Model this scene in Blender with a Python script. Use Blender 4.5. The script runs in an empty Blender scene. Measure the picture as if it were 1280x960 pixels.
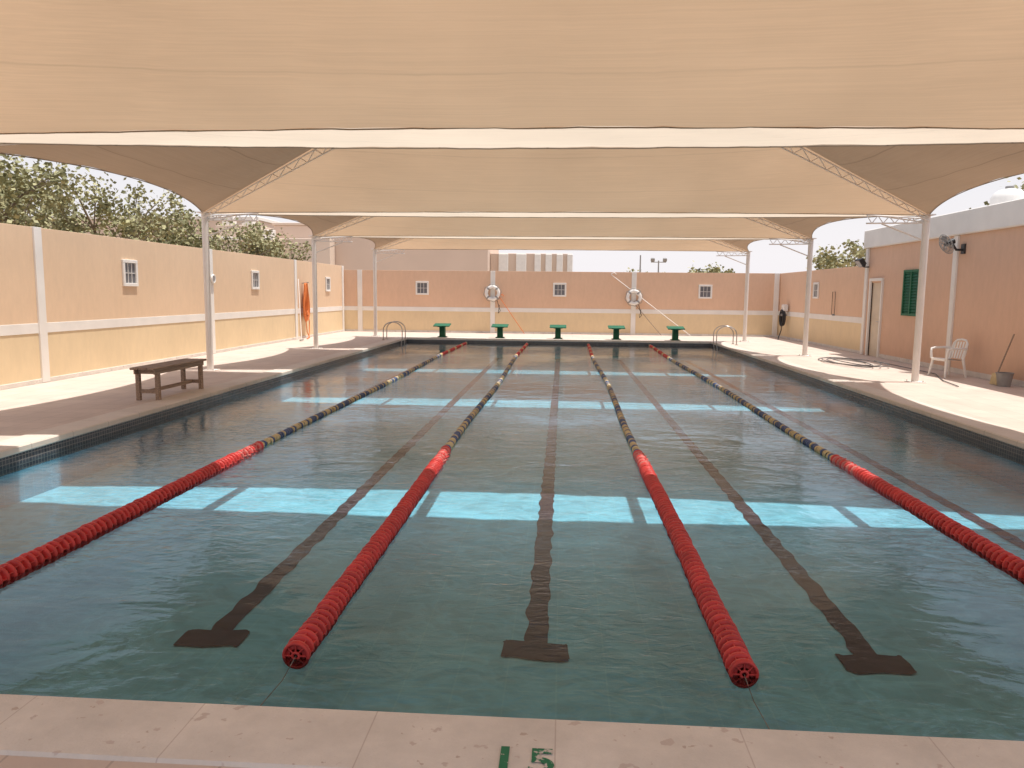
import bpy, math, random
from mathutils import Vector, Matrix
R = random.Random(7)
scn = bpy.context.scene
col = scn.collection

# ---------------------------------------------------------------- materials
def newmat(name):
    m = bpy.data.materials.new(name); m.use_nodes = True
    nt = m.node_tree
    return m, nt, nt.nodes, nt.links, nt.nodes["Principled BSDF"]

def paint(name, c, rough=0.6, var=0.12, scale=3.0, metal=0.0, bump=0.0, bscale=60, spec=0.4, dirt=None, grime=False):
    m, nt, N, L, B = newmat(name)
    tc = N.new("ShaderNodeTexCoord")
    n1 = N.new("ShaderNodeTexNoise"); n1.inputs["Scale"].default_value = scale; n1.inputs["Detail"].default_value = 6
    L.new(tc.outputs["Object"], n1.inputs["Vector"])
    cr = N.new("ShaderNodeValToRGB")
    cr.color_ramp.elements[0].position = 0.3; cr.color_ramp.elements[1].position = 0.7
    a = dirt if dirt else [x*(1-var) for x in c]
    cr.color_ramp.elements[0].color = (*a, 1)
    cr.color_ramp.elements[1].color = (*[min(1, x*(1+var*0.6)) for x in c], 1)
    L.new(n1.outputs["Fac"], cr.inputs["Fac"])
    out = cr.outputs["Color"]
    if grime:   # scuffs, faded patches and faint runs
        n4 = N.new("ShaderNodeTexNoise"); n4.inputs["Scale"].default_value = 7; n4.inputs["Detail"].default_value = 8; n4.inputs["Roughness"].default_value = .75
        mp = N.new("ShaderNodeMapping"); mp.inputs["Scale"].default_value = (1, 1, .35)
        L.new(tc.outputs["Object"], mp.inputs[0]); L.new(mp.outputs[0], n4.inputs["Vector"])
        r4 = N.new("ShaderNodeMapRange"); r4.inputs["From Min"].default_value = .35; r4.inputs["From Max"].default_value = .68
        r4.inputs["To Min"].default_value = .95; r4.inputs["To Max"].default_value = 1.035
        L.new(n4.outputs["Fac"], r4.inputs["Value"])
        v = N.new("ShaderNodeVectorMath"); v.operation = "MULTIPLY"; L.new(out, v.inputs[0]); L.new(r4.outputs[0], v.inputs[1]); out = v.outputs[0]
    L.new(out, B.inputs["Base Color"])
    B.inputs["Roughness"].default_value = rough; B.inputs["Metallic"].default_value = metal
    B.inputs["Specular IOR Level"].default_value = spec
    if bump:
        n2 = N.new("ShaderNodeTexNoise"); n2.inputs["Scale"].default_value = bscale; n2.inputs["Detail"].default_value = 4
        L.new(tc.outputs["Object"], n2.inputs["Vector"])
        b = N.new("ShaderNodeBump"); b.inputs["Strength"].default_value = bump; b.inputs["Distance"].default_value = 0.01
        L.new(n2.outputs["Fac"], b.inputs["Height"]); L.new(b.outputs["Normal"], B.inputs["Normal"])
    return m

def grid_mat(name, c1, c2, mortar, sx, sy, msize, rough=0.5, noise=0.1, specks=None, axis="XY", bump=0.2, nscale=1.3):
    m, nt, N, L, B = newmat(name)
    tc = N.new("ShaderNodeTexCoord")
    src = tc.outputs["Object"]
    if axis != "XY":
        sep = N.new("ShaderNodeSeparateXYZ"); cmb = N.new("ShaderNodeCombineXYZ")
        L.new(src, sep.inputs[0])
        ad = N.new("ShaderNodeMath"); ad.operation = "ADD"
        L.new(sep.outputs["X"], ad.inputs[0]); L.new(sep.outputs["Y"], ad.inputs[1])
        L.new(ad.outputs[0], cmb.inputs["X"]); L.new(sep.outputs["Z"], cmb.inputs["Y"])
        src = cmb.outputs[0]
    br = N.new("ShaderNodeTexBrick"); br.offset = 0.0; br.inputs["Scale"].default_value = 1.0
    br.inputs["Brick Width"].default_value = sx; br.inputs["Row Height"].default_value = sy
    br.inputs["Mortar Size"].default_value = msize; br.inputs["Mortar Smooth"].default_value = 0.3
    br.inputs["Color1"].default_value = (*c1, 1); br.inputs["Color2"].default_value = (*c2, 1)
    br.inputs["Mortar"].default_value = (*mortar, 1)
    L.new(src, br.inputs["Vector"])
    n1 = N.new("ShaderNodeTexNoise"); n1.inputs["Scale"].default_value = nscale; n1.inputs["Detail"].default_value = 8
    n1.inputs["Roughness"].default_value = 0.7
    L.new(tc.outputs["Object"], n1.inputs["Vector"])
    mr = N.new("ShaderNodeMapRange"); mr.inputs["From Min"].default_value = 0.3; mr.inputs["From Max"].default_value = 0.7
    mr.inputs["To Min"].default_value = 1-noise; mr.inputs["To Max"].default_value = 1+noise
    L.new(n1.outputs["Fac"], mr.inputs["Value"])
    mx = N.new("ShaderNodeVectorMath"); mx.operation = "MULTIPLY"
    L.new(br.outputs["Color"], mx.inputs[0]); L.new(mr.outputs[0], mx.inputs[1])
    out = mx.outputs[0]
    if specks:
        for (scol, sc, th, seed) in specks:
            n3 = N.new("ShaderNodeTexNoise"); n3.inputs["Scale"].default_value = sc; n3.inputs["Detail"].default_value = 3
            mpp = N.new("ShaderNodeMapping"); mpp.inputs["Location"].default_value = (seed, seed*2, 0)
            L.new(tc.outputs["Object"], mpp.inputs["Vector"]); L.new(mpp.outputs[0], n3.inputs["Vector"])
            r = N.new("ShaderNodeMapRange"); r.inputs["From Min"].default_value = th; r.inputs["From Max"].default_value = th+0.02
            L.new(n3.outputs["Fac"], r.inputs["Value"])
            mm = N.new("ShaderNodeMix"); mm.data_type = "RGBA"
            L.new(r.outputs[0], mm.inputs["Factor"]); L.new(out, mm.inputs["A"])
            mm.inputs["B"].default_value = (*scol, 1)
            out = mm.outputs["Result"]
    L.new(out, B.inputs["Base Color"])
    B.inputs["Roughness"].default_value = rough
    n2 = N.new("ShaderNodeTexNoise"); n2.inputs["Scale"].default_value = 90
    L.new(tc.outputs["Object"], n2.inputs["Vector"])
    b = N.new("ShaderNodeBump"); b.inputs["Strength"].default_value = bump; b.inputs["Distance"].default_value = 0.006
    L.new(n2.outputs["Fac"], b.inputs["Height"]); L.new(b.outputs["Normal"], B.inputs["Normal"])
    return m

M = {}
M["wall_pink"] = paint("wall_peach_paint", (0.75, 0.545, 0.365), 0.85, 0.05, 0.5, bump=0.15, grime=True)
M["wall_end"] = paint("end_wall_peach_paint", (0.73, 0.49, 0.335), 0.85, 0.05, 0.5, bump=0.15, grime=True)
M["wall_pink2"] = paint("building_pink_paint", (0.69, 0.455, 0.32), 0.85, 0.05, 0.5, bump=0.15, grime=True)
M["wall_yellow"] = paint("wall_cream_yellow_paint", (0.75, 0.59, 0.375), 0.85, 0.06, 0.8, bump=0.15, grime=True)
M["trim"] = paint("cream_trim_paint", (0.80, 0.765, 0.71), 0.7, 0.06, 2)
M["steel_white"] = paint("white_painted_steel", (0.80, 0.75, 0.70), 0.5, 0.06, 2)
M["dark_glass"] = paint("dark_glass", (0.16, 0.16, 0.17), 0.15, 0.2, 3)
M["deck"] = grid_mat("deck_pavers", (0.61, 0.505, 0.43), (0.57, 0.465, 0.395), (0.44, 0.36, 0.31), 0.40, 0.40, 0.006, 0.75, 0.10)
M["coping"] = grid_mat("coping_concrete", (0.68, 0.63, 0.57), (0.67, 0.62, 0.56), (0.53, 0.46, 0.41), 0.72, 50, 0.003, 0.7, 0.12,
    specks=[((0.50, 0.41, 0.35), 24, 0.70, 3), ((0.56, 0.48, 0.43), 11, 0.66, 23), ((0.50, 0.06, 0.05), 7, 0.73, 11)], nscale=3.0, bump=.4)
M["coping_side"] = grid_mat("coping_side_concrete", (0.64, 0.57, 0.50), (0.61, 0.54, 0.47), (0.42, 0.35, 0.30), 50, 0.72, 0.005, 0.7, 0.12)
M["ground"] = paint("sandy_ground", (0.42, 0.32, 0.22), 0.95, 0.15, 0.4)
M["band"] = grid_mat("dark_mosaic_tile", (0.035, 0.045, 0.06), (0.06, 0.07, 0.085), (0.20, 0.19, 0.18), 0.05, 0.05, 0.004, 0.25, 0.2, axis="XZ")
M["pooltile"] = grid_mat("blue_pool_tile", (0.215, 0.555, 0.695), (0.20, 0.53, 0.675), (0.25, 0.59, 0.71), 0.30, 0.30, 0.006, 0.5, 0.15, nscale=2.2)
M["poolwall"] = grid_mat("blue_pool_wall_tile", (0.12, 0.38, 0.52), (0.11, 0.36, 0.50), (0.16, 0.44, 0.56), 0.15, 0.15, 0.006, 0.5, 0.10, axis="XZ")
M["marking"] = paint("maroon_marking_tile", (0.032, 0.013, 0.026), 0.6, 0.3, 6)
M["red"] = paint("red_plastic", (0.56, 0.05, 0.045), 0.42, 0.28, 9)
M["pink"] = paint("faded_pink_plastic", (0.57, 0.17, 0.15), 0.45, 0.25, 14)
M["navy"] = paint("navy_plastic", (0.08, 0.115, 0.23), 0.4, 0.2, 9)
M["tanp"] = paint("yellowed_plastic", (0.60, 0.48, 0.26), 0.45, 0.2, 9)
M["whitep"] = paint("white_plastic", (0.80, 0.78, 0.74), 0.4, 0.06, 4)
M["cable"] = paint("steel_cable", (0.20, 0.18, 0.17), 0.5, 0.1, 5)
M["chrome"] = paint("stainless_steel", (0.45, 0.43, 0.41), 0.3, 0.05, 5, metal=0.9)
M["green"] = paint("green_painted_block", (0.010, 0.14, 0.07), 0.5, 0.25, 5)
M["shutter"] = paint("green_shutter_paint", (0.02, 0.14, 0.07), 0.6, 0.15, 5)
M["black"] = paint("black_plastic", (0.03, 0.03, 0.032), 0.5, 0.2, 5)
M["grey"] = paint("grey_plastic", (0.30, 0.29, 0.28), 0.5, 0.15, 5)
M["hosegrey"] = paint("dark_grey_hose", (0.14, 0.13, 0.13), 0.5, 0.15, 5)
M["orange"] = paint("orange_hose", (0.70, 0.20, 0.05), 0.55, 0.15, 8)
M["door"] = paint("cream_door_paint", (0.66, 0.56, 0.43), 0.6, 0.08, 3)
M["bark"] = paint("tree_bark", (0.24, 0.19, 0.14), 0.9, 0.3, 8, bump=0.5)
M["leafA"] = paint("leaf_green_light", (0.40, 0.375, 0.20), 0.8, 0.25, 1.5)
M["leafB"] = paint("leaf_green_dark", (0.25, 0.245, 0.125), 0.8, 0.25, 1.5)
M["bldg"] = paint("beige_render", (0.68, 0.54, 0.44), 0.85, 0.05, 0.4)
M["bldg2"] = paint("tan_render", (0.70, 0.58, 0.48), 0.85, 0.05, 0.4)

def worn_mat(name, th):
    m, nt, N, L, B = newmat(name)
    tc = N.new("ShaderNodeTexCoord"); n = N.new("ShaderNodeTexNoise"); n.inputs["Scale"].default_value = 34; n.inputs["Detail"].default_value = 5
    L.new(tc.outputs["Object"], n.inputs["Vector"])
    cr = N.new("ShaderNodeValToRGB"); cr.color_ramp.elements[0].position = th; cr.color_ramp.elements[1].position = th+.05
    cr.color_ramp.elements[0].color = (.015, .17, .08, 1); cr.color_ramp.elements[1].color = (.57, .52, .47, 1)
    L.new(n.outputs["Fac"], cr.inputs[0]); L.new(cr.outputs[0], B.inputs["Base Color"]); B.inputs["Roughness"].default_value = .7
    return m
M["greenpaint"] = worn_mat("green_floor_paint", .63)
M["greenpaint2"] = worn_mat("worn_green_floor_paint", .52)

def wood_mat():
    m, nt, N, L, B = newmat("weathered_wood")
    tc = N.new("ShaderNodeTexCoord"); mp = N.new("ShaderNodeMapping"); mp.inputs["Scale"].default_value = (30, 2, 30)
    n = N.new("ShaderNodeTexNoise"); n.inputs["Scale"].default_value = 2; n.inputs["Detail"].default_value = 8
    L.new(tc.outputs["Object"], mp.inputs[0]); L.new(mp.outputs[0], n.inputs["Vector"])
    cr = N.new("ShaderNodeValToRGB"); cr.color_ramp.elements[0].position = .3; cr.color_ramp.elements[1].position = .75
    cr.color_ramp.elements[0].color = (.19, .13, .095, 1); cr.color_ramp.elements[1].color = (.44, .33, .25, 1)
    L.new(n.outputs["Fac"], cr.inputs["Fac"]); L.new(cr.outputs[0], B.inputs["Base Color"]); B.inputs["Roughness"].default_value = .8
    return m
M["wood"] = wood_mat()

def fabric_mat(name, tcol, dcol, axis="Y"):
    m = bpy.data.materials.new(name); m.use_nodes = True
    nt = m.node_tree; N = nt.nodes; L = nt.links; N.clear()
    o = N.new("ShaderNodeOutputMaterial")
    tc = N.new("ShaderNodeTexCoord"); 
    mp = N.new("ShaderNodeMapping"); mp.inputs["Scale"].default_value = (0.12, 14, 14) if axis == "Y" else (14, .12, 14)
    n = N.new("ShaderNodeTexNoise"); n.inputs["Scale"].default_value = 3.0; n.inputs["Detail"].default_value = 6
    L.new(tc.outputs["Object"], mp.inputs[0]); L.new(mp.outputs[0], n.inputs["Vector"])
    n2 = N.new("ShaderNodeTexNoise"); n2.inputs["Scale"].default_value = 0.5; n2.inputs["Detail"].default_value = 6
    L.new(tc.outputs["Object"], n2.inputs["Vector"])
    sep = N.new("ShaderNodeSeparateXYZ"); L.new(tc.outputs["Object"], sep.inputs[0])
    md = N.new("ShaderNodeMath"); md.operation = "PINGPONG"; md.inputs[1].default_value = 0.6
    L.new(sep.outputs[axis], md.inputs[0])
    sm = N.new("ShaderNodeMapRange"); sm.inputs["From Min"].default_value = 0.0; sm.inputs["From Max"].default_value = 0.02
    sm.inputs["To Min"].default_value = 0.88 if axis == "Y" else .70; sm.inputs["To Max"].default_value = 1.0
    L.new(md.outputs[0], sm.inputs["Value"])
    sc = N.new("ShaderNodeMath"); sc.operation = "MULTIPLY"; sc.inputs[1].default_value = .8; L.new(n.outputs["Fac"], sc.inputs[0])
    add = N.new("ShaderNodeMath"); add.operation = "ADD"; L.new(sc.outputs[0], add.inputs[0]); L.new(n2.outputs["Fac"], add.inputs[1])
    mr = N.new("ShaderNodeMapRange"); mr.inputs["From Min"].default_value = .6; mr.inputs["From Max"].default_value = 1.2
    mr.inputs["To Min"].default_value = .89; mr.inputs["To Max"].default_value = 1.07
    L.new(add.outputs[0], mr.inputs["Value"])
    mu = N.new("ShaderNodeMath"); mu.operation = "MULTIPLY"; L.new(mr.outputs[0], mu.inputs[0]); L.new(sm.outputs[0], mu.inputs[1])
    def colr(c):
        v = N.new("ShaderNodeVectorMath"); v.operation = "SCALE"; v.inputs[0].default_value = c
        L.new(mu.outputs[0], v.inputs["Scale"]); return v.outputs[0]
    d = N.new("ShaderNodeBsdfDiffuse"); t = N.new("ShaderNodeBsdfTranslucent")
    L.new(colr(dcol), d.inputs["Color"]); L.new(colr(tcol), t.inputs["Color"])
    mx = N.new("ShaderNodeMixShader"); mx.inputs[0].default_value = 0.45
    L.new(d.outputs[0], mx.inputs[1]); L.new(t.outputs[0], mx.inputs[2]); L.new(mx.outputs[0], o.inputs[0])
    return m
M["fabric"] = fabric_mat("shade_cloth", (0.455, 0.295, 0.178), (0.79, 0.67, 0.53))
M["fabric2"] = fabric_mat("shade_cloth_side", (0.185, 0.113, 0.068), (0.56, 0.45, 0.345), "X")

def water_mat():
    m = bpy.data.materials.new("pool_water"); m.use_nodes = True
    nt = m.node_tree; N = nt.nodes; L = nt.links; N.clear()
    o = N.new("ShaderNodeOutputMaterial"); tc = N.new("ShaderNodeTexCoord")
    n1 = N.new("ShaderNodeTexNoise"); n1.inputs["Scale"].default_value = 1.8; n1.inputs["Detail"].default_value = 2; n1.inputs["Distortion"].default_value = .6
    mp = N.new("ShaderNodeMapping"); mp.inputs["Scale"].default_value = (0.8, 1.4, 1); mp.inputs["Rotation"].default_value = (0, 0, .35)
    L.new(tc.outputs["Object"], mp.inputs[0]); L.new(mp.outputs[0], n1.inputs["Vector"])
    n2 = N.new("ShaderNodeTexNoise"); n2.inputs["Scale"].default_value = 9; n2.inputs["Detail"].default_value = 3; n2.inputs["Distortion"].default_value = 1.2
    L.new(mp.outputs[0], n2.inputs["Vector"])
    n3 = N.new("ShaderNodeTexNoise"); n3.inputs["Scale"].default_value = .38; n3.inputs["Detail"].default_value = 3
    L.new(tc.outputs["Object"], n3.inputs["Vector"])
    r3 = N.new("ShaderNodeMapRange"); r3.inputs["From Min"].default_value = .40; r3.inputs["From Max"].default_value = .60
    r3.inputs["To Min"].default_value = .12; r3.inputs["To Max"].default_value = .80
    L.new(n3.outputs["Fac"], r3.inputs["Value"])
    mm = N.new("ShaderNodeMath"); mm.operation = "MULTIPLY"; L.new(n2.outputs["Fac"], mm.inputs[0]); L.new(r3.outputs[0], mm.inputs[1])
    ad = N.new("ShaderNodeMath"); ad.operation = "ADD"; L.new(n1.outputs["Fac"], ad.inputs[0]); L.new(mm.outputs[0], ad.inputs[1])
    b = N.new("ShaderNodeBump"); b.inputs["Strength"].default_value = 1.0; b.inputs["Distance"].default_value = 0.0105
    L.new(ad.outputs[0], b.inputs["Height"])
    fr = N.new("ShaderNodeFresnel"); fr.inputs["IOR"].default_value = 1.38; L.new(b.outputs[0], fr.inputs["Normal"])
    g = N.new("ShaderNodeBsdfGlossy"); g.inputs["Roughness"].default_value = 0.02; L.new(b.outputs[0], g.inputs["Normal"])
    g.inputs["Color"].default_value = (.97, .98, 1, 1)
    # caustic light lines put into the water tint, also cast on the floor
    n5 = N.new("ShaderNodeTexNoise"); n5.inputs["Scale"].default_value = 3.2; n5.inputs["Detail"].default_value = 3; n5.inputs["Distortion"].default_value = 1.6
    L.new(mp.outputs[0], n5.inputs["Vector"])
    s5 = N.new("ShaderNodeMath"); s5.operation = "SUBTRACT"; s5.inputs[1].default_value = .5; L.new(n5.outputs["Fac"], s5.inputs[0])
    a5 = N.new("ShaderNodeMath"); a5.operation = "ABSOLUTE"; L.new(s5.outputs[0], a5.inputs[0])
    r5 = N.new("ShaderNodeMapRange"); r5.inputs["From Min"].default_value = 0.0; r5.inputs["From Max"].default_value = .14
    r5.inputs["To Min"].default_value = 1.03; r5.inputs["To Max"].default_value = .84
    L.new(a5.outputs[0], r5.inputs["Value"])
    sc = N.new("ShaderNodeVectorMath"); sc.operation = "SCALE"; sc.inputs[0].default_value = (.87, .945, .96)
    L.new(r5.outputs[0], sc.inputs["Scale"])
    t = N.new("ShaderNodeBsdfTransparent"); L.new(sc.outputs[0], t.inputs["Color"])
    mx = N.new("ShaderNodeMixShader"); L.new(fr.outputs[0], mx.inputs[0]); L.new(t.outputs[0], mx.inputs[1]); L.new(g.outputs[0], mx.inputs[2])
    L.new(mx.outputs[0], o.inputs[0])
    return m
M["water"] = water_mat()

# ---------------------------------------------------------------- mesh builder
class MB:
    def __init__(s): s.v = []; s.f = []; s.m = []; s.mats = []; s.sm = []
    def mi(s, mat):
        if mat not in s.mats: s.mats.append(mat)
        return s.mats.index(mat)
    def add(s, vs, fs, mat, smooth=False):
        o = len(s.v); k = s.mi(mat)
        s.v += [tuple(p) for p in vs]
        for f in fs: s.f.append(tuple(i+o for i in f)); s.m.append(k); s.sm.append(smooth)
    def box(s, c, d, mat, rot=None, taper=1.0, bev=0.0):
        x, y, z = d[0]/2, d[1]/2, d[2]/2
        vs = []
        if bev > 0:
            b = min(bev, x*.9, y*.9, z*.9)
            rings = [(-z, x-b, y-b), (-z+b, x, y), (z-b, x, y), (z, x-b, y-b)]
        else: rings = [(-z, x, y), (z, x*taper, y*taper)]
        n = 4
        if bev > 0: n = 8
        for (zz, a, e) in rings:
            if bev > 0:
                vs += [(-a+b, -e, zz), (a-b, -e, zz), (a, -e+b, zz), (a, e-b, zz), (a-b, e, zz), (-a+b, e, zz), (-a, e-b, zz), (-a, -e+b, zz)]
            else: vs += [(-a, -e, zz), (a, -e, zz), (a, e, zz), (-a, e, zz)]
        fs = [tuple(reversed(range(n)))]
        k = len(rings)
        for r in range(k-1):
            for i in range(n): fs.append((r*n+i, r*n+(i+1) % n, (r+1)*n+(i+1) % n, (r+1)*n+i))
        fs.append(tuple((k-1)*n+i for i in range(n)))
        Mx = rot if rot is not None else Matrix.Identity(3)
        s.add([Mx @ Vector(p) + Vector(c) for p in vs], fs, mat)
    def cyl(s, p0, p1, r0, mat, r1=None, seg=10, caps=True):
        s.tube([p0, p1], r0, mat, seg, r_end=r1, caps=caps)
    def tube(s, path, r, mat, seg=8, r_end=None, caps=True, closed=False):
        P = [Vector(p) for p in path]; n = len(P)
        vs = []; fs = []
        up = None
        for i, p in enumerate(P):
            if closed: d = P[(i+1) % n]-P[i-1]
            elif i == 0: d = P[1]-P[0]
            elif i == n-1: d = P[-1]-P[-2]
            else: d = P[i+1]-P[i-1]
            d.normalize()
            if up is None:
                a = Vector((0, 0, 1)) if abs(d.z) < .9 else Vector((1, 0, 0))
                up = a - d*a.dot(d)
            else: up = up - d*up.dot(d)
            up.normalize(); sd = d.cross(up)
            rr = r if r_end is None else r+(r_end-r)*i/(n-1)
            for k in range(seg):
                a = 2*math.pi*k/seg
                vs.append(p+(up*math.cos(a)+sd*math.sin(a))*rr)
        for i in range(n if closed else n-1):
            for k in range(seg):
                j = (i+1) % n
                fs.append((i*seg+k, j*seg+k, j*seg+(k+1) % seg, i*seg+(k+1) % seg))
        s.add(vs, fs, mat, True)
        if caps and not closed:
            s.add(vs[:seg], [tuple(range(seg))], mat); s.add(vs[-seg:], [tuple(reversed(range(seg)))], mat)
    def torus(s, c, Rr, r, mat, normal=(0, 0, 1), seg=28, sseg=10, sx=1, sy=1):
        nrm = Vector(normal).normalized(); a = Vector((0, 0, 1)) if abs(nrm.z) < .9 else Vector((1, 0, 0))
        u = (a-nrm*a.dot(nrm)).normalized(); w = nrm.cross(u)
        s.tube([Vector(c)+u*math.cos(t*2*math.pi/seg)*Rr*sy+w*math.sin(t*2*math.pi/seg)*Rr*sx for t in range(seg)], r, mat, sseg, closed=True)
    def lathe_y(s, prof, mat, seg=14, c=(0, 0, 0)):
        vs = []; fs = []
        for (y, r) in prof:
            for k in range(seg):
                a = 2*math.pi*k/seg; vs.append((c[0]+r*math.cos(a), c[1]+y, c[2]+r*math.sin(a)))
        for i in range(len(prof)-1):
            for k in range(seg): fs.append((i*seg+k, i*seg+(k+1) % seg, (i+1)*seg+(k+1) % seg, (i+1)*seg+k))
        s.add(vs, fs, mat, True)
    def mesh(s, name):
        me = bpy.data.meshes.new(name); me.from_pydata(s.v, [], s.f)
        for mt in s.mats: me.materials.append(mt)
        me.polygons.foreach_set("material_index", s.m); me.polygons.foreach_set("use_smooth", s.sm)
        me.update(); return me

def meta(o, label=None, category=None, group=None, kind=None):
    if label: o["label"] = label
    if category: o["category"] = category
    if group: o["group"] = group
    if kind: o["kind"] = kind
def empty(name, loc, label, category, group=None, rotz=0):
    o = bpy.data.objects.new(name, None); o.empty_display_size = .2; o.location = loc; o.rotation_euler = (0, 0, rotz)
    col.objects.link(o); meta(o, label, category, group); return o
def obj(name, mb, parent=None, loc=(0, 0, 0), rot=(0, 0, 0), **kw):
    me = mb.mesh(name) if isinstance(mb, MB) else mb
    o = bpy.data.objects.new(name, me); o.location = loc; o.rotation_euler = rot
    if parent: o.parent = parent
    col.objects.link(o); meta(o, **kw); return o
def dup(root, loc, rotz=None, label=None):
    r = root.copy(); r.location = loc
    if rotz is not None: r.rotation_euler = (0, 0, rotz)
    col.objects.link(r)
    if label: r["label"] = label
    def rec(src, dst):
        for c in src.children:
            k = c.copy(); k.parent = dst; col.objects.link(k); rec(c, k)
    rec(root, r); return r

# ---------------------------------------------------------------- layout (metres)
XL, XR, Y0, Y1 = -5.84, 5.46, 2.87, 28.5      # pool rim
ZW, ZF = -0.17, -0.60                          # water level, pool floor
WL, WR, WF = -9.4, 8.95, 32.5                  # enclosure walls
XC = -0.2

def ring(name, xo0, xo1, yo0, yo1, xi0, xi1, yi0, yi1, z, mat, **kw):
    b = MB()
    xs = [xo0, xi0, xi1, xo1]; ys = [yo0, yi0, yi1, yo1]
    vs = [(x, y, z) for y in ys for x in xs]; fs = []
    for j in range(3):
        for i in range(3):
            if i == 1 and j == 1: continue
            fs.append((j*4+i, j*4+i+1, (j+1)*4+i+1, (j+1)*4+i))
    b.add(vs, fs, mat); return obj(name, b, **kw)
ring("ground", -900, 900, -900, 900, XL-.5, XR+.5, Y0-.5, Y1+.5, -0.02, M["ground"], kind="structure")
CW = 0.38
ring("pool_deck", WL+.02, 12, -6, WF, XL-CW+.02, XR+CW-.02, Y0-CW+.02, Y1+CW-.02, 0.0, M["deck"], kind="structure")
def coping(name, x0, x1, y0, y1, mat):
    b = MB(); b.box(((x0+x1)/2, (y0+y1)/2, -.028), (x1-x0, y1-y0, .08), mat, bev=.014); obj(name, b, kind="structure")
coping("pool_coping", XL-CW, XR+CW, Y0-CW, Y0+.02, M["coping"])
coping("pool_coping", XL-CW, XR+CW, Y1-.02, Y1+CW, M["coping"])
coping("pool_coping", XL-CW, XL+.02, Y0+.022, Y1-.022, M["coping_side"])
coping("pool_coping", XR-.02, XR+CW, Y0+.022, Y1-.022, M["coping_side"])
b = MB()
b.add([(XL, Y0, ZF), (XR, Y0, ZF), (XR, Y1, ZF), (XL, Y1, ZF)], [(0, 1, 2, 3)], M["pooltile"])
obj("pool_floor", b, kind="structure")
b = MB()
for (za, zb, mt) in ((-.07, -.26, M["band"]), (-.26, ZF, M["poolwall"])):
    c = [(XL, Y0), (XR, Y0), (XR, Y1), (XL, Y1)]
    vs = [(x, y, za) for x, y in c]+[(x, y, zb) for x, y in c]
    b.add(vs, [(i, (i+1) % 4, 4+(i+1) % 4, 4+i) for i in range(4)], mt)
obj("pool_wall", b, kind="structure")
b = MB()
b.add([(XL, Y0, ZW), (XR, Y0, ZW), (XR, Y1, ZW), (XL, Y1, ZW)], [(0, 1, 2, 3)], M["water"])
obj("water", b, kind="structure")
marks = [-4.52, -2.28, -.14, 2.00, 4.34]
lanes = [-4.56, -2.38, -.19, 1.99, 4.18]
for lx in marks:
    b = MB(); n = 320; vs = []; fs = []
    for i in range(n+1):
        y = 4.80+(26.8-4.80)*i/n
        near = max(0, 1-(y-4.8)/5)
        w = .075+.006*math.sin(y*17+lx*3)+R.uniform(-.003, .003); dx = R.uniform(-.003, .003)+(.006+.008*near)*math.sin(y*12.1+lx)*math.sin(y*3.3+lx*2)
        vs += [(lx-w+dx, y, ZF+.006), (lx+w+dx, y, ZF+.006)]
    for i in range(n): fs.append((2*i, 2*i+1, 2*i+3, 2*i+2))
    b.add(vs, fs, M["marking"])
    for yy in (4.70, 26.9):
        out = []
        for k in range(48):
            a = 2*math.pi*k/48; ca, sa = math.cos(a), math.sin(a)
            sx = .215*(abs(ca)**.15)*(1 if ca > 0 else -1); sy = .12*(abs(sa)**.15)*(1 if sa > 0 else -1)
            out.append((lx+sx+R.uniform(-.007, .007), yy+sy+R.uniform(-.007, .007)+.020*math.sin(sx*28+lx), ZF+.010))
        b.add(out, [tuple(range(48))], M["marking"])
    obj("pool_lane_marking", b, kind="structure")

# ---------------------------------------------------------------- lane ropes
def rope_mesh():
    b = MB(); p = .066; L = 24.6; n = int(L/p)
    for i in range(n):
        y = i*p; Y = y+3.65; ra = .072
        if Y < 8.1: mt = M["red"]
        elif Y < 8.8: mt = M["pink"] if i % 2 else M["red"]; ra = .062
        elif Y > 22.4: mt = M["red"] if int((Y-22.4)/.35) % 4 else M["tanp"]; ra = .052
        else:
            q = int((Y-8.8)/.62) % 2
            mt = (M["tanp"] if i % 4 else M["navy"]) if q == 0 else (M["navy"] if i % 5 else M["tanp"]); ra = .047
        ox = R.uniform(-.004, .004)+.03*math.sin(Y*.5)*max(0, min(1, (Y-5)/6)); oz = R.uniform(-.003, .003)
        seg = 18 if y < 6 else 10
        b.lathe_y([(0, .034), (.004, ra*.92), (.009, ra), (.021, ra), (.026, ra*.92), (.031, .032), (.066, .032)], mt, seg, (ox, y, oz))
        if y < 5:
            for k in range(6):
                a = math.pi*2*k/6+i*.35
                x, z = math.cos(a), math.sin(a)
                b.box((x*.050, y+.046, z*.050), (.005, .040, .030), mt, rot=Matrix.Rotation(-a+math.pi/2, 3, 'Y'))
    b.torus((0, -.004, 0), .064, .009, M["red"], (0, 1, 0), 20, 6)
    b.torus((0, -.006, 0), .018, .008, M["red"], (0, 1, 0), 12, 6)
    for k in range(8):
        a = math.pi*2*k/8
        b.cyl((math.cos(a)*.018, -.006, math.sin(a)*.018), (math.cos(a)*.064, -.004, math.sin(a)*.064), .005, M["red"], seg=5)
    return b.mesh("float_string")
rm = rope_mesh()
cb = MB(); cb.tube([(0, -.78, .10), (0, -.5, -.005), (0, -.2, -.03), (0, 0, 0)], .0022, M["cable"], 6); cm = cb.mesh("cable")
cb = MB(); cb.tube([(0, 24.55, 0), (0, 24.84, .05)], .006, M["cable"], 6); cm2 = cb.mesh("cable")
for rx in (-3.60, -1.335, .925, 3.17):
    e = empty("lane_rope", (rx, 3.65, ZW+.012), "floating lane rope with red, cream and navy discs on the water", "lane rope", "lane ropes across the pool")
    obj("float_string", rm, e); obj("cable", cm, e); obj("cable", cm2, e)

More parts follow.
